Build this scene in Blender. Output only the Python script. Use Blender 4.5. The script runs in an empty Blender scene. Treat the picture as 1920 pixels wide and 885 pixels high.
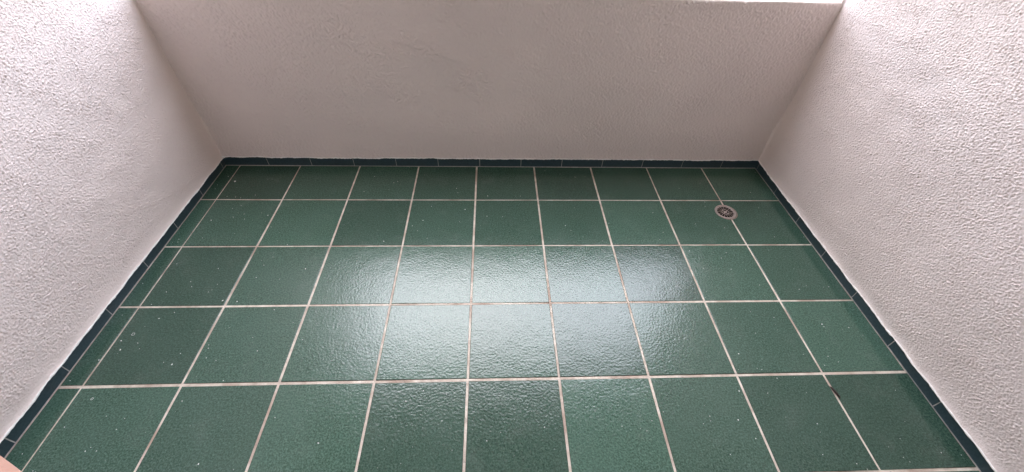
import bpy, bmesh, math, random
import numpy as np
from mathutils import Matrix, Vector

# ------------------------------------------------------------------ camera, sky, sun, exposure
P = 0.335                                   # floor tile pitch in metres
sc = bpy.context.scene
C = sc.collection
cam_d = bpy.data.cameras.new('camera')
cam = bpy.data.objects.new('camera', cam_d)
C.objects.link(cam)
cam_d.sensor_width = 36.0
cam_d.lens = 36.0 * 779.93 / 1920.0
cam_d.clip_start = 0.01
cam_d.clip_end = 4000
CAM = Vector((4.27303 * P, -5.07282 * P, 4.32175 * P))
cam.location = CAM
cam.rotation_euler = (0.779215, -0.0316586, -0.0343065)
sc.camera = cam

SUN_EL, SUN_AZ = math.radians(57), math.radians(-8)     # azimuth from +Y (out of the balcony) towards +X
world = bpy.data.worlds.new('World')
sc.world = world
world.use_nodes = True
wn, wl = world.node_tree.nodes, world.node_tree.links
wn.clear()
sky = wn.new('ShaderNodeTexSky')
sky.sky_type = 'NISHITA'
sky.sun_disc = False
sky.sun_elevation = SUN_EL
sky.sun_rotation = SUN_AZ
sky.air_density = 1.0
sky.dust_density = 1.0
sky.ozone_density = 1.0
mixs = wn.new('ShaderNodeMix'); mixs.data_type = 'RGBA'
mixs.inputs['Factor'].default_value = 0.68                # an even white cloud deck over most of the blue
mixs.inputs['B'].default_value = (7.0, 7.3, 8.4, 1)
bg = wn.new('ShaderNodeBackground'); bg.inputs['Strength'].default_value = 0.15
wo = wn.new('ShaderNodeOutputWorld')
wl.new(sky.outputs['Color'], mixs.inputs['A'])
wl.new(mixs.outputs['Result'], bg.inputs['Color'])
wl.new(bg.outputs['Background'], wo.inputs['Surface'])

sun_d = bpy.data.lights.new('sun', 'SUN')
sun_d.energy = 0.5
sun_d.angle = math.radians(66)                          # veiled by cloud: a broad soft glow
sun_d.color = (1.0, 0.99, 0.98)
sun = bpy.data.objects.new('sun', sun_d)
C.objects.link(sun)
sun.location = (0, 9, 12)
sd = Vector((math.sin(SUN_AZ) * math.cos(SUN_EL), math.cos(SUN_AZ) * math.cos(SUN_EL), math.sin(SUN_EL)))
sun.rotation_euler = sd.to_track_quat('Z', 'Y').to_euler()

sc.view_settings.view_transform = 'Standard'
sc.view_settings.look = 'None'
sc.view_settings.exposure = 2.74
sc.view_settings.gamma = 1.0
sc.view_settings.use_curve_mapping = False
sc.cycles.use_denoising = True
sc.cycles.denoiser = 'OPENIMAGEDENOISE'
sc.cycles.max_bounces = 14
sc.cycles.diffuse_bounces = 10
sc.cycles.glossy_bounces = 6
sc.cycles.caustics_reflective = False
sc.cycles.caustics_refractive = False
sc.cycles.sample_clamp_indirect = 12.0

random.seed(7)
rng = np.random.default_rng(11)

# ------------------------------------------------------------------ layout (metres)
XL, XR, YB = -0.23245 * P, 8.98665 * P, 0.88847 * P       # faces of the skirting
PAR_H = 2.687 * P + 0.0050                                         # parapet height
PAR_T = 0.17
CEIL_Z = 2.66
YH = -6.7 * P                                             # house wall behind the photographer

# ------------------------------------------------------------------ helpers
def link(name, me, mat=None, parent=None, smooth=False):
    o = bpy.data.objects.new(name, me)
    C.objects.link(o)
    if mat and not me.materials:
        me.materials.append(mat)
    if parent:
        o.parent = parent
    if smooth:
        me.polygons.foreach_set('use_smooth', [True] * len(me.polygons))
    return o

def tag(o, label=None, cat=None, kind=None, group=None):
    if label: o['label'] = label
    if cat: o['category'] = cat
    if kind: o['kind'] = kind
    if group: o['group'] = group
    return o

def bm_mesh(name, bm):
    me = bpy.data.meshes.new(name)
    bm.normal_update()
    bm.to_mesh(me); bm.free()
    return me

def bm_box(bm, x0, x1, y0, y1, z0, z1):
    v = [bm.verts.new(c) for c in ((x0,y0,z0),(x1,y0,z0),(x1,y1,z0),(x0,y1,z0),(x0,y0,z1),(x1,y0,z1),(x1,y1,z1),(x0,y1,z1))]
    for f in ((3,2,1,0),(4,5,6,7),(0,1,5,4),(1,2,6,5),(2,3,7,6),(3,0,4,7)):
        bm.faces.new([v[i] for i in f])
    return v

def box_mesh(name, x0, x1, y0, y1, z0, z1, bevel=0.0):
    bm = bmesh.new()
    bm_box(bm, x0, x1, y0, y1, z0, z1)
    if bevel:
        bmesh.ops.bevel(bm, geom=bm.edges[:], offset=bevel, segments=2, affect='EDGES', profile=0.6)
    return bm_mesh(name, bm)

def sheet_mesh(name, pts, flip=False, extra=None):
    """a mesh from a grid of points [n, m, 3], smooth, plus extra flat quads [(4 corners)]"""
    n, m, _ = pts.shape
    v = pts.reshape(-1, 3)
    i = np.arange(n * m).reshape(n, m)
    q = np.stack([i[:-1, :-1], i[1:, :-1], i[1:, 1:], i[:-1, 1:]], -1).reshape(-1, 4)
    if flip:
        q = q[:, ::-1]
    nq = len(q)
    if extra:
        ev = np.array(extra, float).reshape(-1, 3)
        eq = np.arange(len(ev)).reshape(-1, 4) + len(v)
        v = np.concatenate([v, ev]); q = np.concatenate([q, eq])
    me = bpy.data.meshes.new(name)
    me.vertices.add(len(v)); me.vertices.foreach_set('co', v.astype(np.float32).ravel())
    me.loops.add(len(q) * 4); me.loops.foreach_set('vertex_index', q.astype(np.int32).ravel())
    me.polygons.add(len(q)); me.polygons.foreach_set('loop_start', (np.arange(len(q)) * 4).astype(np.int32))
    sm = np.zeros(len(q), bool); sm[:nq] = True
    me.polygons.foreach_set('use_smooth', sm)
    me.update(calc_edges=True); me.validate()
    return me

def band_noise(n, m, d, la, lb, width=0.5, seed=0):
    """band-passed random field, wavelengths la (rows) and lb (columns) in metres at grid step d; unit deviation"""
    r = np.random.default_rng(seed)
    F = np.fft.rfft2(r.standard_normal((n, m)))
    fa = np.fft.fftfreq(n, d)[:, None] * la
    fb = np.fft.rfftfreq(m, d)[None, :] * lb
    k = np.sqrt(fa**2 + fb**2) + 1e-9
    F *= np.exp(-(np.log(k) / width)**2)
    h = np.fft.irfft2(F, s=(n, m))
    return h / h.std()

def line_noise(n, d, l, seed, width=0.7):
    return band_noise(4, n, d, 1e-6, l, width, seed)[0] if False else _ln(n, d, l, seed, width)

def _ln(n, d, l, seed, width):
    r = np.random.default_rng(seed)
    F = np.fft.rfft(r.standard_normal(n))
    k = np.fft.rfftfreq(n, d) * l + 1e-9
    F *= np.exp(-(np.log(k) / width)**2)
    h = np.fft.irfft(F, n)
    return h / h.std()

# ------------------------------------------------------------------ materials
class NT:
    def __init__(s, name):
        s.m = bpy.data.materials.new(name); s.m.use_nodes = True
        s.n, s.l = s.m.node_tree.nodes, s.m.node_tree.links
        s.b = s.n['Principled BSDF']
        s.pos = s.n.new('ShaderNodeNewGeometry').outputs['Position']
    def noise(s, scale, detail=3, rough=0.55, vec=None, dist=0.0):
        t = s.n.new('ShaderNodeTexNoise'); t.inputs['Scale'].default_value = scale
        t.inputs['Detail'].default_value = detail; t.inputs['Roughness'].default_value = rough
        t.inputs['Distortion'].default_value = dist
        s.l.new(vec or s.pos, t.inputs['Vector']); return t.outputs['Fac']
    def voro(s, scale, feature='F1', out='Distance'):
        t = s.n.new('ShaderNodeTexVoronoi'); t.feature = feature; t.inputs['Scale'].default_value = scale
        s.l.new(s.pos, t.inputs['Vector']); return t.outputs[out]
    def ramp(s, fac, stops, interp='LINEAR'):
        r = s.n.new('ShaderNodeValToRGB'); r.color_ramp.interpolation = interp
        e = r.color_ramp.elements
        while len(e) < len(stops): e.new(0.5)
        for k, (p, c) in enumerate(stops):
            e[k].position = p
            e[k].color = (c, c, c, 1) if not hasattr(c, '__len__') else (*c, 1)
        s.l.new(fac, r.inputs['Fac']); return r.outputs['Color']
    def mix(s, fac, a, b, mode='MIX'):
        x = s.n.new('ShaderNodeMix'); x.data_type = 'RGBA'; x.blend_type = mode
        for v, k in ((fac, 'Factor'), (a, 'A'), (b, 'B')):
            if hasattr(v, 'is_linked'): s.l.new(v, x.inputs[k])
            elif k == 'Factor': x.inputs[k].default_value = v
            else: x.inputs[k].default_value = (*v, 1)
        return x.outputs['Result']
    def math(s, op, a, b=0.0, clamp=False):
        x = s.n.new('ShaderNodeMath'); x.operation = op; x.use_clamp = clamp
        for v, k in ((a, 0), (b, 1)):
            if hasattr(v, 'is_linked'): s.l.new(v, x.inputs[k])
            else: x.inputs[k].default_value = v
        return x.outputs[0]
    def bump(s, h, dist, strength=1.0, normal=None):
        x = s.n.new('ShaderNodeBump'); x.inputs['Distance'].default_value = dist; x.inputs['Strength'].default_value = strength
        s.l.new(h, x.inputs['Height'])
        if normal: s.l.new(normal, x.inputs['Normal'])
        return x.outputs['Normal']
    def set(s, color=None, rough=None, normal=None, spec=None, metal=None):
        for v, k in ((color, 'Base Color'), (rough, 'Roughness'), (normal, 'Normal'), (spec, 'Specular IOR Level'), (metal, 'Metallic')):
            if v is None: continue
            if hasattr(v, 'is_linked'): s.l.new(v, s.b.inputs[k])
            elif k == 'Base Color': s.b.inputs[k].default_value = (*v, 1)
            else: s.b.inputs[k].default_value = v
        return s.m

def plaster(name, col, grain):
    t = NT(name)
    big = t.ramp(t.noise(2.2, 3), [(0.3, 0.0), (0.7, 1.0)])
    c = t.mix(big, tuple(v * 0.96 for v in col), tuple(min(1, v * 1.03) for v in col))
    dust = t.ramp(t.noise(55, 4, 0.7), [(0.28, 1.0), (0.4, 0.0)])
    c = t.mix(t.math('MULTIPLY', dust, 0.18), c, tuple(v * 0.72 for v in col))
    mp = t.n.new('ShaderNodeMapping'); mp.inputs['Scale'].default_value = (0.9, 0.9, 1.0)
    t.l.new(t.pos, mp.inputs['Vector'])
    n1 = t.noise(260, 3, 0.6)
    n2 = t.noise(120, 2, 0.6, mp.outputs['Vector'])
    return t.set(c, 0.75, t.bump(n1, grain, 1.0, t.bump(n2, grain * 2.2)), 0.25)

M = {}
M['stucco'] = plaster('rough_stucco_paint', (0.800, 0.684, 0.638), 0.0009)
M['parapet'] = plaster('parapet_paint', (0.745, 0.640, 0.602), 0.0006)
M['house'] = plaster('house_wall_paint', (0.78, 0.73, 0.70), 0.0008)
M['ceiling'] = plaster('ceiling_paint', (0.80, 0.78, 0.75), 0.0005)

def tile_material():
    t = NT('green_glazed_tile')
    oi = t.n.new('ShaderNodeObjectInfo')
    fine = t.noise(170, 5, 0.75)
    mid = t.noise(60, 4, 0.6)
    large = t.noise(5.0, 3, 0.6)
    c = t.ramp(fine, [(0.37, (0.013, 0.034, 0.023)), (0.5, (0.041, 0.088, 0.062)), (0.64, (0.088, 0.150, 0.114))])
    c = t.mix(t.math('MULTIPLY', t.ramp(mid, [(0.35, 0.0), (0.75, 1.0)]), 0.22), c, (0.036, 0.078, 0.057))
    c = t.mix(t.math('MULTIPLY', t.ramp(large, [(0.35, 0.0), (0.7, 1.0)]), 0.35), c, (0.064, 0.114, 0.088))
    per = t.ramp(oi.outputs['Random'], [(0.0, 0.80), (1.0, 1.24)])
    c = t.mix(1.0, c, per, 'MULTIPLY')
    # fine white specks of old paint
    vd = t.voro(70); vr = t.voro(70, out='Color')
    sep = t.n.new('ShaderNodeSeparateColor'); t.l.new(vr, sep.inputs['Color'])
    keep = t.math('GREATER_THAN', sep.outputs[0], 0.93)
    rad = t.math('MULTIPLY', sep.outputs[1], 0.085)
    sp = t.math('MULTIPLY', keep, t.math('LESS_THAN', vd, rad))
    c = t.mix(t.math('MULTIPLY', sp, 0.75), c, (0.50, 0.54, 0.50))
    # dry dust film in faint patches
    film = t.ramp(t.noise(9.0, 5, 0.65), [(0.55, 0.0), (0.75, 1.0)])
    c = t.mix(t.math('MULTIPLY', film, 0.07), c, (0.35, 0.36, 0.33))
    r = t.ramp(t.noise(40, 4, 0.6), [(0.3, 0.07), (0.7, 0.15)])
    r = t.math('ADD', r, t.math('MULTIPLY', sp, 0.3))
    peel = t.noise(115, 2, 0.5)
    b1 = t.bump(peel, 0.0010)
    b2 = t.bump(t.noise(420, 2, 0.5), 0.00022, 1.0, b1)
    b3 = t.bump(t.noise(14, 2, 0.5), 0.0010, 1.0, b2)
    return t.set(c, r, b3, 0.58)
M['tile'] = tile_material()

t = NT('tile_grout')
c = t.ramp(t.noise(30, 5, 0.65), [(0.3, (0.42, 0.345, 0.29)), (0.5, (0.63, 0.55, 0.47)), (0.72, (0.75, 0.69, 0.61))])
c = t.mix(t.math('MULTIPLY', t.ramp(t.noise(7, 4), [(0.44, 0.0), (0.62, 1.0)]), 0.75), c, (0.34, 0.235, 0.185))
c = t.mix(t.math('MULTIPLY', t.ramp(t.noise(60, 5, 0.7), [(0.60, 0.0), (0.72, 1.0)]), 0.6), c, (0.12, 0.095, 0.08))
M['grout'] = t.set(c, 0.85, t.bump(t.noise(320, 3), 0.0010), 0.2)

t = NT('skirting_glaze')
c = t.ramp(t.noise(120, 4, 0.65), [(0.3, (0.027, 0.048, 0.056)), (0.7, (0.045, 0.074, 0.084))])
scr = t.ramp(t.noise(45, 5, 0.7), [(0.66, 0.0), (0.72, 1.0)])
c = t.mix(t.math('MULTIPLY', scr, 0.18), c, (0.3, 0.31, 0.3))
M['skirting'] = t.set(c, 0.28, t.bump(t.noise(160, 2), 0.0004), 0.4)

t = NT('skirting_grout')
M['sk_grout'] = t.set(t.ramp(t.noise(60, 4), [(0.3, (0.36, 0.34, 0.32)), (0.7, (0.58, 0.55, 0.52))]), 0.85, None, 0.2)
t = NT('white_paint_drop')
M['drop'] = t.set(t.ramp(t.noise(90, 2), [(0.3, (0.55, 0.58, 0.55)), (0.7, (0.80, 0.80, 0.78))]), 0.55)
t = NT('drain_metal')
c = t.ramp(t.noise(140, 4, 0.7), [(0.3, (0.24, 0.19, 0.17)), (0.7, (0.45, 0.38, 0.34))])
M['drain'] = t.set(c, 0.45, t.bump(t.noise(200, 3), 0.0006), 0.5, 0.35)
M['mortar'] = NT('drain_mortar').set((0.26, 0.19, 0.16), 0.85)
t = NT('drain_hole')
M['hole'] = t.set((0.006, 0.006, 0.006), 0.6)
t = NT('brown_twig_bark')
M['twig'] = t.set(t.ramp(t.noise(300, 3), [(0.35, (0.006, 0.004, 0.003)), (0.7, (0.035, 0.014, 0.009))]), 0.7, t.bump(t.noise(500, 3), 0.001))
t = NT('skin')
c = t.ramp(t.noise(130, 4, 0.6), [(0.3, (0.56, 0.29, 0.215)), (0.7, (0.64, 0.37, 0.29))])
M['skin'] = t.set(c, 0.5, t.bump(t.noise(900, 3), 0.00025), 0.4)
M['skin'].node_tree.nodes['Principled BSDF'].inputs['Subsurface Weight'].default_value = 0.15
M['skin'].node_tree.nodes['Principled BSDF'].inputs['Subsurface Radius'].default_value = (0.006, 0.002, 0.001)
t = NT('fingernail')
M['nail'] = t.set((0.66, 0.43, 0.37), 0.3)
t = NT('white_door_frame')
M['frame'] = t.set(t.mix(t.noise(30), (0.74, 0.74, 0.72), (0.80, 0.80, 0.78)), 0.4)
t = NT('door_glass')
M['glass'] = t.set((0.03, 0.035, 0.035), 0.04, None, 0.5)
t = NT('steel_handle')
M['steel'] = t.set((0.55, 0.55, 0.54), 0.3, None, 0.5, 1.0)
t = NT('garden_ground')
M['ground'] = t.set(t.ramp(t.noise(0.4, 6), [(0.35, (0.16, 0.15, 0.12)), (0.65, (0.10, 0.13, 0.06))]), 0.9)

# ------------------------------------------------------------------ ground outside, ceiling slab
GZ = -3.1
me = bpy.data.meshes.new('ground')
me.from_pydata([(-1500,-1500,GZ),(1500,-1500,GZ),(1500,1500,GZ),(-1500,1500,GZ)], [], [(0,1,2,3)])
tag(link('ground', me, M['ground']), kind='structure')

ce = link('ceiling', box_mesh('ceiling', XL - 0.25, XR + 0.25, YH - 0.1, YB + PAR_T, CEIL_Z, CEIL_Z + 0.22, 0.004), M['ceiling'])
tag(ce, kind='structure')

M['bead_white'] = NT('white_bead').set((0.84, 0.81, 0.77), 0.6)
def edge_bead(line, out, parent, seed):
    """a thin bead, whiter than the wall paint, where the plaster ends above the skirting; line [n,3], out = unit vector into the room"""
    n = len(line)
    r = 0.0021 * (1 + 0.22 * np.clip(_ln(n, 0.0025, 0.09, seed, 0.7), -1.6, 1.6)) * np.ones(n)
    rows = []
    for a in np.linspace(-2.2, 2.0, 7):
        rows.append(line + (r * math.cos(a))[:, None] * out + np.array((0, 0, 1.0)) * (r * 1.5 * math.sin(a))[:, None])
    link('edge_bead', sheet_mesh('edge_bead', np.stack(rows, 1)), M['bead_white'], parent)

# ------------------------------------------------------------------ side walls: rough stucco with real relief
def stucco_relief(n, m, d, seed, amp):
    """raked plaster: soft blobs with short sideways ridges and small pits; rows = along the wall, columns = height"""
    a = band_noise(n, m, d, 0.0180, 0.0110, 0.8, seed)
    b = band_noise(n, m, d, 0.0105, 0.0068, 0.8, seed + 1)
    f = band_noise(n, m, d, 0.0200, 0.0120, 0.8, seed + 4)
    c = band_noise(n, m, d, 0.22, 0.16, 0.6, seed + 2)
    e = band_noise(n, m, d, 0.9, 0.7, 0.6, seed + 5)
    h = 0.30 * np.tanh(a) + 0.30 * b + 0.20 * np.minimum(np.abs(f), 0.9)
    g = band_noise(n, m, d, 0.0105, 0.0095, 0.5, seed + 6)
    h += 0.75 * np.clip(g - 1.1, 0, 1.2)
    pit = band_noise(n, m, d, 0.0150, 0.0095, 0.5, seed + 3)
    h -= 1.1 * np.clip(pit - 1.25, 0, 1.4)
    h *= 1.0 + 0.10 * c
    return amp * h + 0.0004 * c + 0.0014 * e

def cove(dist, r):
    q = np.clip(1 - dist / r, 0, 1)
    return r * (1 - np.sqrt(1 - q * q))

def side_wall(side, label, joints, seed):
    s = 1 if side == 'right' else -1
    X0 = XR if s > 0 else XL
    d = 0.0022
    y = np.arange(YB + 0.004, -4.5 * P, -d)
    y = np.concatenate([y, np.linspace(-4.5 * P - 0.03, YH - 0.02, 24)])
    nh = int(1.16 / d)
    zt = np.concatenate([np.arange(nh) * d, np.linspace(1.19, CEIL_Z, 48)])
    n, m = len(y), len(zt)
    h = stucco_relief(n, m, d, seed, 0.0025)
    # the plaster's lower edge wanders along the top of the skirting
    yl = np.arange(n) * d
    edge = 0.0535 + 0.0011 * _ln(n, d, 0.20, seed + 7, 0.6) + 0.0003 * _ln(n, d, 0.025, seed + 8, 0.5)
    if s > 0: edge += 0.010 * np.exp(-np.maximum(YB - y, 0) / 0.05)
    Z = edge[:, None] + zt[None, :] * ((CEIL_Z - edge[:, None]) / CEIL_Z)
    dz = Z - edge[:, None]
    dy = (YB - y)[:, None] * np.ones((1, m))
    calm = np.clip(dy / 0.10, 0.12, 1) * np.clip((dz - 0.008) / 0.05, 0.04, 1)
    calm[:, nh:] *= 0.12; calm[-24:, :] *= 0.12           # coarse cells outside the finely modelled part
    h = h * calm
    h += 0.0035 + 0.0065 * np.exp(-dz / 0.012) 
    h += cove(dy, 0.009)
    if s > 0: h += 0.004 * np.clip(Z / 0.9, 0, 1)
    pts = np.empty((n, m + 2, 3))
    pts[:, 2:, 0] = X0 - s * h
    pts[:, 2:, 1] = y[:, None]
    pts[:, 2:, 2] = Z
    # rounded underside of the plaster lip, then back into the wall
    pts[:, 1] = pts[:, 2]; pts[:, 1, 0] += s * 0.002; pts[:, 1, 2] -= 0.0016
    pts[:, 0] = pts[:, 2]; pts[:, 0, 0] = X0 + s * 0.02; pts[:, 0, 2] -= 0.0018
    T = 0.20
    xa, xb = X0 + s * 0.018, X0 + s * T
    y0, y1, z0, z1 = YH - 0.1, YB + PAR_T, GZ, CEIL_Z - 0.002
    ex = [((xb,y0,z0),(xb,y1,z0),(xb,y1,z1),(xb,y0,z1)), ((xa,y1,z0),(xb,y1,z0),(xb,y1,z1),(xa,y1,z1)),
          ((xa,y0,z0),(xb,y0,z0),(xb,y0,z1),(xa,y0,z1)), ((xa,y0,z0),(xa,y1,z0),(xa,y1,z1),(xa,y0,z1)),
          ((xa,YB,PAR_H - 0.05),(X0 - s*0.006,YB,PAR_H - 0.05),(X0 - s*0.006,YB,z1),(xa,YB,z1))]
    # smooth reveal over the parapet, out to the facade
    xo = X0 - s * 0.0075
    ex = ex[:4] + [((xo,YB - 0.002,PAR_H - 0.1),(xo,y1,PAR_H - 0.1),(xo,y1,z1),(xo,YB - 0.002,z1)),
                   ((xo,y1,PAR_H - 0.1),(xb,y1,PAR_H - 0.1),(xb,y1,z1),(xo,y1,z1))]
    if s < 0:                                             # the building steps forward beyond the left end of the parapet
        y2, xo2 = y1 + 0.95, X0 + 0.004
        ex += [((xo2,y1 - 0.002,GZ),(xo2,y2,GZ),(xo2,y2,z1),(xo2,y1 - 0.002,z1)), ((xo2,y2,GZ),(xb,y2,GZ),(xb,y2,z1),(xo2,y2,z1)),
               ((xb,y1,GZ),(xb,y2,GZ),(xb,y2,z1),(xb,y1,z1)), ((xo2,y1,z1),(xb,y1,z1),(xb,y2,z1),(xo2,y2,z1))]
    w = link('side_wall', sheet_mesh('side_wall', pts, flip=(s < 0), extra=ex), M['stucco'])
    tag(w, label, 'wall')
    edge_bead(pts[:, 2] + np.array((s * 0.0004, 0, 0.0006)), np.array((-s, 0, 0.0)), w, seed + 12)
    # skirting tiles and the grout bed behind them
    js = [YB + 0.006] + [j * P for j in joints] + [YH]
    th = 0.009
    bed = link('skirting_grout', box_mesh('skirting_grout', *sorted((X0 + s * 0.0010, X0 + s * 0.012)), YH, YB + 0.008, -0.002, 0.052), M['sk_grout'], w)
    for k in range(len(js) - 1):
        a, b = js[k] - 0.0017, js[k + 1] + 0.0017
        off = random.uniform(-0.0006, 0.0006)
        me = box_mesh('skirting_tile', *sorted((X0 + off, X0 + s * th)), b, a, 0.0022 + random.uniform(0, .0008), 0.066, 0.0009)
        link('skirting_tile', me, M['skirting'], w)
    return w

wl_ = side_wall('left', 'rough pinkish white stucco side wall at the left of the green floor',
                [0.80, 0.091, -0.645, -1.374, -2.112, -2.828, -3.544, -4.27, -4.99, -5.71, -6.43], 21)
wr_ = side_wall('right', 'rough pinkish white stucco side wall at the right, beside the drain',
                [0.84, 0.182, -0.53, -1.242, -1.962, -2.675, -3.396, -4.12, -4.84, -5.56, -6.28], 57)

# ------------------------------------------------------------------ parapet across the end of the balcony
def parapet():
    d = 0.0035
    x = np.arange(XL - 0.006, XR + 0.006, d)
    n = len(x)
    edge = 0.0605 + 0.0008 * _ln(n, d, 0.2, 5, 0.7) + 0.0003 * _ln(n, d, 0.03, 6, 0.5)
    lim = PAR_H - 0.006
    nz = int((lim - 0.06) / d)
    tz = np.linspace(0, 1, nz)
    Z = edge[:, None] + tz[None, :] * (lim - edge[:, None])
    dz = Z - edge[:, None]
    h = 0.45 * band_noise(n, nz, d, 0.030, 0.020, 0.8, 31) + 0.55 * band_noise(n, nz, d, 0.014, 0.011, 0.7, 32)
    sm = band_noise(n, nz, d, 0.35, 0.25, 0.6, 33)
    h = 0.0021 * np.tanh(h) * (1 + 0.20 * sm) + 0.0005 * sm + 0.0022 * band_noise(n, nz, d, 1.1, 0.7, 0.6, 34)
    pit = band_noise(n, nz, d, 0.024, 0.018, 0.4, 35)
    h -= 0.0016 * np.clip(pit - 2.3, 0, 1)
    # a few trowel drags
    for cx, cz, ln, an, am in ((2.55, 0.79, 0.10, 0.1, .0011), (2.25, 0.80, 0.08, -0.12, .0011), (0.95, 0.55, 0.07, 0.05, .0008), (2.33, 0.50, 0.05, 0.2, .001), (1.9, 0.16, 0.16, 0.3, .0007), (0.95, 0.14, 0.2, 0.1, .0006), (1.4, 0.7, 0.12, -0.1, .0006)):
        u = (x[:, None] - cx) * math.cos(an) + (Z - cz) * math.sin(an)
        v = -(x[:, None] - cx) * math.sin(an) + (Z - cz) * math.cos(an) + 0.004 * np.sin(u * 40)
        h += am * np.exp(-(u / ln)**2) * (np.exp(-(v / 0.004)**2) - np.exp(-((v - 0.008) / 0.004)**2))
    h += 0.0030 + 0.0040 * np.exp(-dz / 0.010)
    dx = np.minimum(x - XL, XR - x)[:, None]
    # top edge: slightly rounded, with small chips
    chip = np.zeros(n)
    for cx, w, dep in ((6.93, .006, .007), (7.10, .007, .011), (7.28, .004, .004), (7.62, .012, .010), (7.70, .02, .003), (8.3, .02, .002), (6.2, .01, .006), (5.1, .015, .008), (3.3, .01, .008), (1.4, .02, .007)):
        chip += dep * np.exp(-((x - cx * P) / w)**2 * 3)
    chip += 0.0012 * np.abs(_ln(n, d, 0.03, 8, 0.6)) + 0.0012 * _ln(n, d, 0.5, 9, 0.5)
    front = np.stack([x[:, None] * np.ones_like(Z), YB - h, Z - chip[:, None] * (tz[None, :]**14)], -1)
    rows = [front]
    hb = h[:, -1]
    for k, (oy, oz) in enumerate(((0.0012, 0.0030), (0.0035, 0.0050), (0.008, 0.006))):
        rows.append(np.stack([x, YB - hb + oy, lim + oz - chip * (0.85 - 0.28 * k)], -1)[:, None, :])
    ty = np.linspace(0.016, PAR_T + 0.012, 40)
    top = band_noise(n, 40, d, 0.03, 0.03, 0.5, 41) * 0.0006
    rows.append(np.stack([x[:, None] * np.ones((1, 40)), YB + ty[None, :] * np.ones((n, 1)), lim + 0.0062 + top + 0 * ty[None, :]], -1))
    pts = np.concatenate(rows, 1)
    first = pts[:, :1].copy(); first[..., 1] += 0.002; first[..., 2] -= 0.0015
    zero = first.copy(); zero[..., 1] = YB + 0.02; zero[..., 2] -= 0.0003
    pts = np.concatenate([zero, first, pts], 1)
    y0, y1 = YB + 0.016, YB + PAR_T - 0.001
    ex = [((XL,y1,GZ),(XR,y1,GZ),(XR,y1,PAR_H),(XL,y1,PAR_H)), ((XL,y0,GZ),(XR,y0,GZ),(XR,y0,0.3),(XL,y0,0.3))]
    w = link('parapet_wall', sheet_mesh('parapet_wall', pts, flip=True, extra=ex), M['parapet'])
    tag(w, 'shaded taupe plaster parapet wall across the far end of the balcony', 'wall')
    edge_bead(pts[:, 2] + np.array((0, 0.0004, 0.0006)), np.array((0, -1.0, 0)), w, 77)
    bed = link('skirting_grout', box_mesh('skirting_grout', XL - 0.003, XR + 0.003, YB + 0.0010, YB + 0.012, -0.002, 0.056), M['sk_grout'], w)
    js = [XL - 0.004] + [(0.481 + 0.7145 * k) * P for k in range(12)] + [XR + 0.004]
    for k in range(len(js) - 1):
        a, b = js[k] + 0.0013, js[k + 1] - 0.0013
        off = random.uniform(-0.0006, 0.0006)
        me = box_mesh('skirting_tile', a, b, YB + off, YB + 0.009, 0.0022 + random.uniform(0, .0008), 0.072, 0.0009)
        link('skirting_tile', me, M['skirting'], w)
    return w
parapet()

# ------------------------------------------------------------------ house wall with a glazed door behind the photographer
bm = bmesh.new()
DX0, DX1, DH = 3.3 * P, 7.9 * P, 2.2
bm_box(bm, XL - 0.19, DX0, YH - 0.2, YH, GZ, CEIL_Z - 0.003)
bm_box(bm, DX1, XR + 0.19, YH - 0.2, YH, GZ, CEIL_Z - 0.003)
bm_box(bm, DX0, DX1, YH - 0.2, YH - 0.001, DH, CEIL_Z - 0.004)
bm_box(bm, DX0, DX1, YH - 0.2, YH - 0.001, GZ, -0.01)
hw = link('house_wall', bm_mesh('house_wall', bm), M['house'])
tag(hw, 'pale plaster house wall with a glazed door behind the viewer', 'wall')
def door_leaf(x0, x1, yy):
    bm = bmesh.new(); f = 0.075
    bm_box(bm, x0, x0 + f, yy - 0.05, yy, 0.03, DH - 0.03)
    bm_box(bm, x1 - f, x1, yy - 0.05, yy, 0.03, DH - 0.03)
    bm_box(bm, x0 + f, x1 - f, yy - 0.049, yy - 0.001, 0.03, 0.03 + f)
    bm_box(bm, x0 + f, x1 - f, yy - 0.049, yy - 0.001, DH - 0.03 - f, DH - 0.03)
    d = link('door', bm_mesh('door', bm), M['frame'], hw)
    link('pane', box_mesh('pane', x0 + f - 0.005, x1 - f + 0.005, yy - 0.03, yy - 0.02, 0.1, DH - 0.1), M['glass'], d)
    bm = bmesh.new()
    bm_box(bm, x1 - 0.05, x1 - 0.03, yy, yy + 0.03, 1.0, 1.02); bm_box(bm, x1 - 0.13, x1 - 0.03, yy + 0.03, yy + 0.045, 1.0, 1.02)
    link('handle', bm_mesh('handle', bm), M['steel'], d)
xm = (DX0 + DX1) / 2
door_leaf(DX0 + 0.005, xm - 0.002, YH - 0.08)
door_leaf(xm + 0.002, DX1 - 0.005, YH - 0.08)

# ------------------------------------------------------------------ floor: grout bed with a tile laid in every cell
DRX, DRY, DRR = 7.963 * P, -0.288 * P, 0.0545             # drain centre and radius
def cut_hole(o, x, y, r):
    bm = bmesh.new()
    bmesh.ops.create_cone(bm, cap_ends=True, segments=48, radius1=r, radius2=r, depth=0.3, matrix=Matrix.Translation((x, y, 0)))
    c = bpy.data.objects.new('cutter', bm_mesh('cutter', bm)); C.objects.link(c)
    md = o.modifiers.new('cut', 'BOOLEAN'); md.object = c; md.operation = 'DIFFERENCE'; md.solver = 'EXACT'
    bpy.context.view_layer.update()
    ev = o.evaluated_get(bpy.context.evaluated_depsgraph_get())
    me = bpy.data.meshes.new_from_object(ev)
    o.modifiers.clear(); o.data = me
    bpy.data.objects.remove(c)

fl = link('floor', box_mesh('floor', XL - 0.03, XR + 0.03, YH - 0.05, YB + 0.03, -0.16, -0.0022), M['grout'])
tag(fl, kind='structure')
cut_hole(fl, DRX, DRY, DRR - 0.004)

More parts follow.
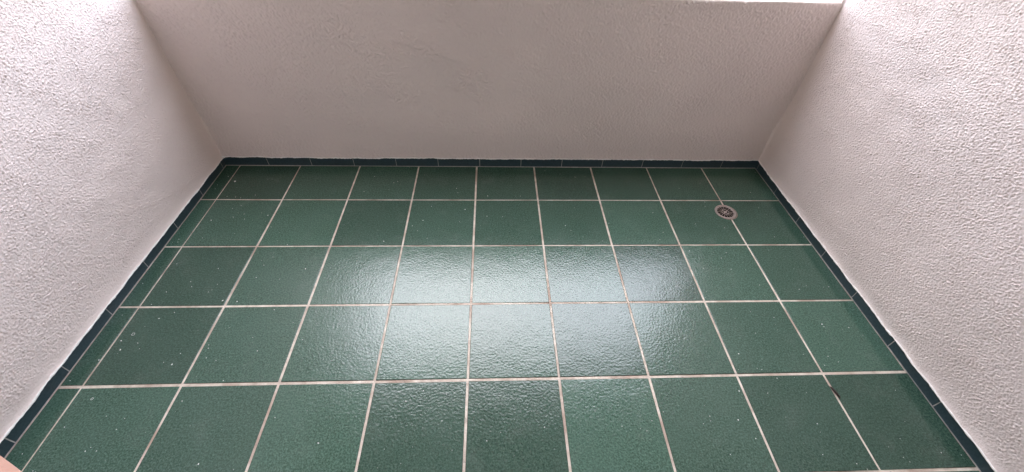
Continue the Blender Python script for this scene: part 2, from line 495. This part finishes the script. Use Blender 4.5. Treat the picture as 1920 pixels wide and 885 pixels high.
xs = [XL + 0.0022] + [k * P for k in range(9)] + [XR - 0.0022]
ys = [YB - 0.0022] + [-k * P for k in range(7)] + [YH + 0.003]
# joints differ a little in width from line to line
gx = [0] + [0.0030, 0.0043, 0.0046, 0.0046, 0.0046, 0.0046, 0.0046, 0.0042, 0.0043] + [0]
gy = [0] + [0.0036, 0.0044, 0.0047, 0.0054, 0.0050, 0.0046, 0.0046] + [0]
TILT = {}                                                 # (row, column): (lean about x, lean about y) in degrees
for r_ in range(8):
    for c_ in range(10):
        TILT[r_, c_] = tuple(max(-0.28, min(0.28, random.gauss(0, 0.14))) for _ in 'xy')
for c_ in range(2, 9):                                    # the rows that catch the sky sit a little proud at one edge
    TILT[2, c_] = (0.42 + random.uniform(-0.12, 0.12), random.uniform(-0.3, 0.3))
    TILT[3, c_] = (-0.10 + random.uniform(-0.15, 0.15), random.uniform(-0.35, 0.35))
    TILT[4, c_] = (-0.28 + random.uniform(-0.1, 0.1), random.uniform(-0.2, 0.2))
for r_ in range(len(ys) - 1):
    for c_ in range(len(xs) - 1):
        x0, x1 = xs[c_] + gx[c_], xs[c_ + 1] - gx[c_ + 1]
        y1, y0 = ys[r_] - gy[r_], ys[r_ + 1] + gy[r_ + 1]
        cx, cy = (x0 + x1) / 2, (y0 + y1) / 2
        j = lambda: random.uniform(-0.0006, 0.0006)
        cor = [(x0 - cx + j(), y0 - cy + j()), (x1 - cx + j(), y0 - cy + j()), (x1 - cx + j(), y1 - cy + j()), (x0 - cx + j(), y1 - cy + j())]
        bm = bmesh.new()
        def ring(ins, z):
            return [bm.verts.new((px - math.copysign(ins, px), py - math.copysign(ins, py), z)) for px, py in cor]
        rings = [ring(0.0, -0.008), ring(0.0, -0.0011), ring(0.0006, -0.0004), ring(0.0018, 0.0)]
        for a, b in zip(rings, rings[1:]):
            for k in range(4):
                bm.faces.new((a[k], a[(k + 1) % 4], b[(k + 1) % 4], b[k]))
        bm.faces.new(rings[-1]); bm.faces.new(rings[0][::-1])
        o = link('floor_tile', bm_mesh('floor_tile', bm), M['tile'], fl)
        o.location = (cx, cy, random.uniform(0.0, 0.0006))
        if r_ == 1 and c_ in (8, 9):
            o.location.z = 0.0002
            bm = None
            me = o.data; me.transform(Matrix.Translation(o.location)); o.location = (0, 0, 0)
            cut_hole(o, DRX, DRY, DRR - 0.004)
        else:
            lx, ly = TILT[r_, c_]
            o.rotation_euler = (math.radians(lx), math.radians(ly), 0)

# dried paint drops on the floor: too many and too small to tell apart
DROPS = """33,150,3 -21,193,1 -46,120,1 -42,85,1 46,24,1 91,18,1 120,13,1 185,35,1 147,-49,1 113,-71,1 189,-113,1 145,-136,1 49,-158,2 205,-150,1 269,-104,1 308,-123,2 314,-165,1 354,-206,1 65,-280,1 -38,-288,1 -33,-307,1 -56,-308,1 471,-325,1 455,-371,1 433,-402,1 411,-451,1 31,-441,1 600,-474,2 222,-470,1 405,-522,1 508,-531,1 140,-542,1 157,-569,1 249,-587,1 239,-598,1 68,-596,1 317,-643,2 377,-648,2 43,-659,1 542,-691,1 -53,-550,1 258,-557,1 953,284,1 771,201,1 907,153,1 888,143,1 742,66,1 1235,97,1 1244,57,1 1406,32,2 1582,31,1 1736,260,1 1821,229,1 1904,202,1 1113,-53,1 1289,-77,2 1403,-129,1 1483,-132,1 1082,-160,2 1266,-171,1 1034,-200,1 1064,-234,1 913,-305,2 1116,-285,1 1864,-64,1 2274,-102,1 1799,-198,2 1822,-234,1 1876,-280,1 1968,-307,1 2255,-299,1 2286,-248,1 1226,-501,2 2481,102,1 2024,-182,1 2619,150,1 2880,69,1 2993,256,1 2586,-14,1 2574,-53,1 2866,-63,1 2473,-187,1 2615,-216,1 2846,-282,1 2999,-282,1 2639,-327,1 2378,-375,2 2530,-365,1 2492,-385,1 2554,-388,1 2587,-403,1 2516,-422,1 2405,-486,1 2535,-491,1 2628,-584,1 2798,-610,1 2943,-597,1 2523,-726,1 109,-727,2 154,-699,1 -41,-709,1 91,-836,1 24,-825,2 44,-863,2 111,-860,1 270,-882,1 356,-848,1 361,-862,1 372,-902,1 412,-913,1 506,-818,1 637,-752,1 546,-876,1 698,-831,1 833,-921,1 473,-992,1 367,-1063,1 262,-926,2 228,-917,1 -54,-982,1 -7,-904,2 147,-1109,1 211,-1118,1 37,-1142,1 161,-1207,1 151,-1218,1 185,-1218,1 517,-1264,2 867,-1211,2 700,-1126,1 34,-1271,1 206,-1153,1 -34,-1221,1 1128,-1081,2 1457,-1191,1 1259,-1150,1 1565,-1123,1 1605,-1178,1 1951,-1198,1 1977,-1165,1 1785,-1112,1 1411,-1217,1 1869,-1181,1 2025,-1136,1 1185,-1044,1 1267,-1057,1 2799,-791,2 2801,-802,1 2497,-829,1 2904,-809,1 2941,-845,1 2388,-919,2 2647,-926,1 2740,-936,1 2767,-960,1 2705,-973,1 2359,-985,1 2450,-986,1 2434,-981,1 2429,-1077,1 2492,-1021,1 2327,-1067,2 2915,-1076,1 2991,-1063,1 2185,-1154,1 2182,-1170,1 2153,-1179,1 2280,-1169,2 2314,-1231,1 2207,-1278,1 2553,-1188,1 2783,-1301,1 2795,-1315,1 2923,-1290,1 2986,-1299,1 2516,-1286,1 2638,-1333,1 2613,-1316,1 2611,-755,1"""
bm = bmesh.new()
def blob(x, y, r, z=0.0008):
    n = 9; ph = random.random() * 6.28; st = random.uniform(0.75, 1.3)
    ringv = []
    ca, sa = math.cos(ph), math.sin(ph)
    for k in range(n):
        a = k * 2 * math.pi / n
        rr = r * random.uniform(0.82, 1.15)
        u, v = rr * math.cos(a) * st, rr * math.sin(a) / st
        ringv.append(bm.verts.new((x + u * ca - v * sa, y + u * sa + v * ca, z)))
    top = [bm.verts.new((x + (v.co.x - x) * 0.7, y + (v.co.y - y) * 0.7, z + min(0.0012, r * 0.3))) for v in ringv]
    for k in range(n):
        bm.faces.new((ringv[k], ringv[(k + 1) % n], top[(k + 1) % n], top[k]))
    bm.faces.new(top)
for it in DROPS.split():
    a, b, q = (int(v) for v in it.split(','))
    blob(a / 1000, b / 1000, {1: random.uniform(0.0011, 0.0018), 2: random.uniform(0.0022, 0.0030), 3: 0.0050}[q])
for k in range(170):
    blob(random.uniform(XL + 0.01, XR - 0.01), random.uniform(-4.3 * P, YB - 0.01), random.uniform(0.0005, 0.0009))
for (x, y, r) in ((0.052, -0.797, 0.0058), (0.063, -1.049, 0.0042)):          # two dried rings
    n = 20
    rg = [[bm.verts.new((x + q * math.cos(k * 2 * math.pi / n), y + q * math.sin(k * 2 * math.pi / n), 0.0009)) for k in range(n)] for q in (r, r - 0.0011)]
    for k in range(n):
        bm.faces.new((rg[0][k], rg[0][(k + 1) % n], rg[1][(k + 1) % n], rg[1][k]))
tag(link('paint_spatter', bm_mesh('paint_spatter', bm), M['drop'], fl, True), 'tiny white specks of dried paint on the green tiles', kind='stuff')

# ------------------------------------------------------------------ round floor drain
dr = bpy.data.objects.new('floor_drain', None); C.objects.link(dr)
dr.location = (DRX, DRY, 0.0); dr.rotation_euler = (0, 0, 0.3)
tag(dr, 'round slotted metal floor drain set into the green tiles', 'drain')
def lathe(profile, n=48):
    bm = bmesh.new()
    rg = [[bm.verts.new((r * math.cos(k * 2 * math.pi / n), r * math.sin(k * 2 * math.pi / n), z)) for k in range(n)] for r, z in profile]
    for a, b in zip(rg, rg[1:]):
        for k in range(n):
            bm.faces.new((a[k], a[(k + 1) % n], b[(k + 1) % n], b[k]))
    return bm
o = link('rim', bm_mesh('rim', lathe([(0.0545, 0.0002), (0.0545, 0.0022), (0.0532, 0.0032), (0.0490, 0.0030), (0.0475, 0.0014), (0.0470, -0.010)])), M['drain'], dr, True)
def flat_ring(bm, r0, r1, a0, a1, z0, z1, n):
    q = []
    for k in range(n + 1):
        a = a0 + (a1 - a0) * k / n
        q.append([bm.verts.new((r * math.cos(a), r * math.sin(a), z)) for r, z in ((r0, z0), (r1, z0), (r1, z1), (r0, z1))])
    for a, b in zip(q, q[1:]):
        for k in range(4):
            bm.faces.new((a[k], a[(k + 1) % 4], b[(k + 1) % 4], b[k]))
    if abs(a1 - a0) < 6.2:
        bm.faces.new(q[0][::-1]); bm.faces.new(q[-1])
bm = bmesh.new()
flat_ring(bm, 0.0418, 0.0468, 0, 2 * math.pi, 0.0, 0.0018, 48)
flat_ring(bm, 0.0160, 0.0188, 0, 2 * math.pi, 0.0008, 0.0018, 32)
NB = 16
for k in range(NB):
    a = k * 2 * math.pi / NB
    ca, sa = math.cos(a), math.sin(a)
    v = bm_box(bm, 0.0180, 0.0425, -0.0013, 0.0013, 0.0008, 0.0018)
    for q in v:
        q.co = (q.co.x * ca - q.co.y * sa, q.co.x * sa + q.co.y * ca, q.co.z)
for k in range(4):
    a = k * math.pi / 2 + 0.4
    ca, sa = math.cos(a), math.sin(a)
    v = bm_box(bm, 0.007, 0.0170, -0.0018, 0.0018, -0.002, 0.0017)
    for q in v:
        q.co = (q.co.x * ca - q.co.y * sa, q.co.x * sa + q.co.y * ca, q.co.z)
flat_ring(bm, 0.0004, 0.0085, 0, 2 * math.pi, -0.002, 0.0019, 20)
link('grate', bm_mesh('grate', bm), M['drain'], dr)
link('mortar', bm_mesh('mortar', lathe([(0.0580, 0.0004), (0.0572, 0.0016), (0.0540, 0.0022), (0.0520, -0.004)])), M['mortar'], dr).location = (0.0035, -0.0015, 0)
link('drain_pipe', bm_mesh('drain_pipe', lathe([(0.0470, -0.004), (0.0465, -0.09), (0.0005, -0.091)])), M['hole'], dr)

# ------------------------------------------------------------------ small dark twig on a joint
def tube(bm, path, radii, n=7):
    rg = []
    for k, p in enumerate(path):
        p = Vector(p)
        tg = (Vector(path[min(k + 1, len(path) - 1)]) - Vector(path[max(k - 1, 0)])).normalized()
        u = tg.orthogonal().normalized(); w = tg.cross(u)
        rg.append([bm.verts.new(p + (u * math.cos(a) + w * math.sin(a)) * radii[k] * random.uniform(.88, 1.12)) for a in [q * 2 * math.pi / n for q in range(n)]])
    for a, b in zip(rg, rg[1:]):
        for k in range(n):
            bm.faces.new((a[k], a[(k + 1) % n], b[(k + 1) % n], b[k]))
    bm.faces.new(rg[0][::-1]); bm.faces.new(rg[-1])
bm = bmesh.new()
tube(bm, [(-.004, .0195, .0014), (0, .013, .0026), (.002, .005, .0036), (.0035, -.004, .0036), (.0062, -.012, .003), (.0075, -.016, .0024), (.0052, -.0195, .0018)],
     [.0009, .0025, .0035, .0034, .0027, .0019, .0008])
tw = link('twig', bm_mesh('twig', bm), M['twig'], None, True)
tw.scale = (1.25, 1.15, 1.2)
tw.location = (7.996 * P, -3.222 * P, 0.0)
tag(tw, 'small curved dark brown twig lying across a pale joint at lower right', 'twig')

# ------------------------------------------------------------------ the photographer's hand at the lower left corner of the view
def hand():
    MW = Matrix.Translation(CAM) @ cam.rotation_euler.to_matrix().to_4x4()
    D = 0.088
    def pix(u, v, depth=D):
        return Vector(((u - 960) / 779.93 * depth, -(v - 442.5) / 779.93 * depth, -depth))
    ax = Vector((0.832, -0.555, 0.0))                  # along the index finger, towards its tip
    dn = Vector((-0.50, -0.80, -0.10)).normalized()    # from finger to finger
    bk = Vector((0.05, -0.15, 1.0)).normalized()       # towards the photographer
    R0 = 0.0086
    c0 = pix(21, 871) + Vector((-0.555, -0.832, 0)) * (R0 * 1.03 + 0.0030)
    verts, edges, rad = [], [], []
    def add(p, r, prev=None):
        verts.append(p); rad.append(r)
        if prev is not None: edges.append((prev, len(verts) - 1))
        return len(verts) - 1
    wrist = c0 - ax * 0.165 + dn * 0.035 + bk * 0.045
    fore = (-ax * 0.8 + dn * 0.35 + bk * 0.75).normalized()
    w = add(wrist, 0.026)
    f1 = add(wrist + fore * 0.09, 0.033, w); add(wrist + fore * 0.20, 0.042, f1)
    palm = add(c0 - ax * 0.118 + dn * 0.032 + bk * 0.028, 0.026, w)
    spec = ((0.0, 0.0, 0.0086, 1.00), (0.0195, 0.002, 0.0090, 1.08), (0.0385, 0.001, 0.0085, 1.0), (0.056, -0.002, 0.0074, 0.82))
    for k, (off, fw, r, ln) in enumerate(spec):
        o = c0 + dn * off + bk * (0.004 * k)
        m = add(o - ax * 0.078 + bk * 0.018, r * 1.45, palm)
        p = add(o - ax * (0.078 - 0.043 * ln) - bk * 0.0, r * 1.10, m)
        if k == 0: verts[p] = c0 - ax * 0.030
        d = add(o + ax * (0.060 * ln - 0.060) if k else c0 + ax * 0.004, r, p)
        add(o + ax * (0.080 * ln - 0.062) + bk * (0.004 if k else 0.001), r * 0.86, d)
    t0 = add(c0 - ax * 0.125 + dn * 0.008 + bk * 0.048, 0.016, palm)
    t1 = add(c0 - ax * 0.090 - dn * 0.004 + bk * 0.066, 0.0125, t0)
    t2 = add(c0 - ax * 0.062 + dn * 0.004 + bk * 0.074, 0.0110, t1)
    add(c0 - ax * 0.040 + dn * 0.010 + bk * 0.074, 0.0090, t2)
    me = bpy.data.meshes.new('person')
    me.from_pydata([MW @ v for v in verts], edges, [])
    o = bpy.data.objects.new('person', me); C.objects.link(o)
    o.modifiers.new('skin', 'SKIN').use_smooth_shade = True
    for sv, r in zip(me.skin_vertices[0].data, rad): sv.radius = (r, r)
    me.skin_vertices[0].data[0].use_root = True
    sb = o.modifiers.new('sub', 'SUBSURF'); sb.levels = 2; sb.render_levels = 2
    bpy.context.view_layer.update()
    ev = o.evaluated_get(bpy.context.evaluated_depsgraph_get())
    m2 = bpy.data.meshes.new_from_object(ev)
    o.modifiers.clear(); o.data = m2
    m2.materials.clear(); m2.materials.append(M['skin'])
    m2.polygons.foreach_set('use_smooth', [True] * len(m2.polygons))
    tag(o, 'bare pink finger of a hand reaching into the lower left corner', 'person')
    # rolled cuff of a sleeve round the forearm
    bm = bmesh.new()
    a, b = wrist + fore * 0.13, wrist + fore * 0.215
    tube(bm, [MW @ a, MW @ (a + fore * 0.004), MW @ (a + fore * 0.03), MW @ b], [0.041, 0.045, 0.047, 0.052], 20)
    t = NT('grey_cotton')
    mm = t.set(t.mix(t.noise(300), (0.16, 0.17, 0.19), (0.22, 0.23, 0.25)), 0.9)
    link('sleeve', bm_mesh('sleeve', bm), mm, o, True)
hand()
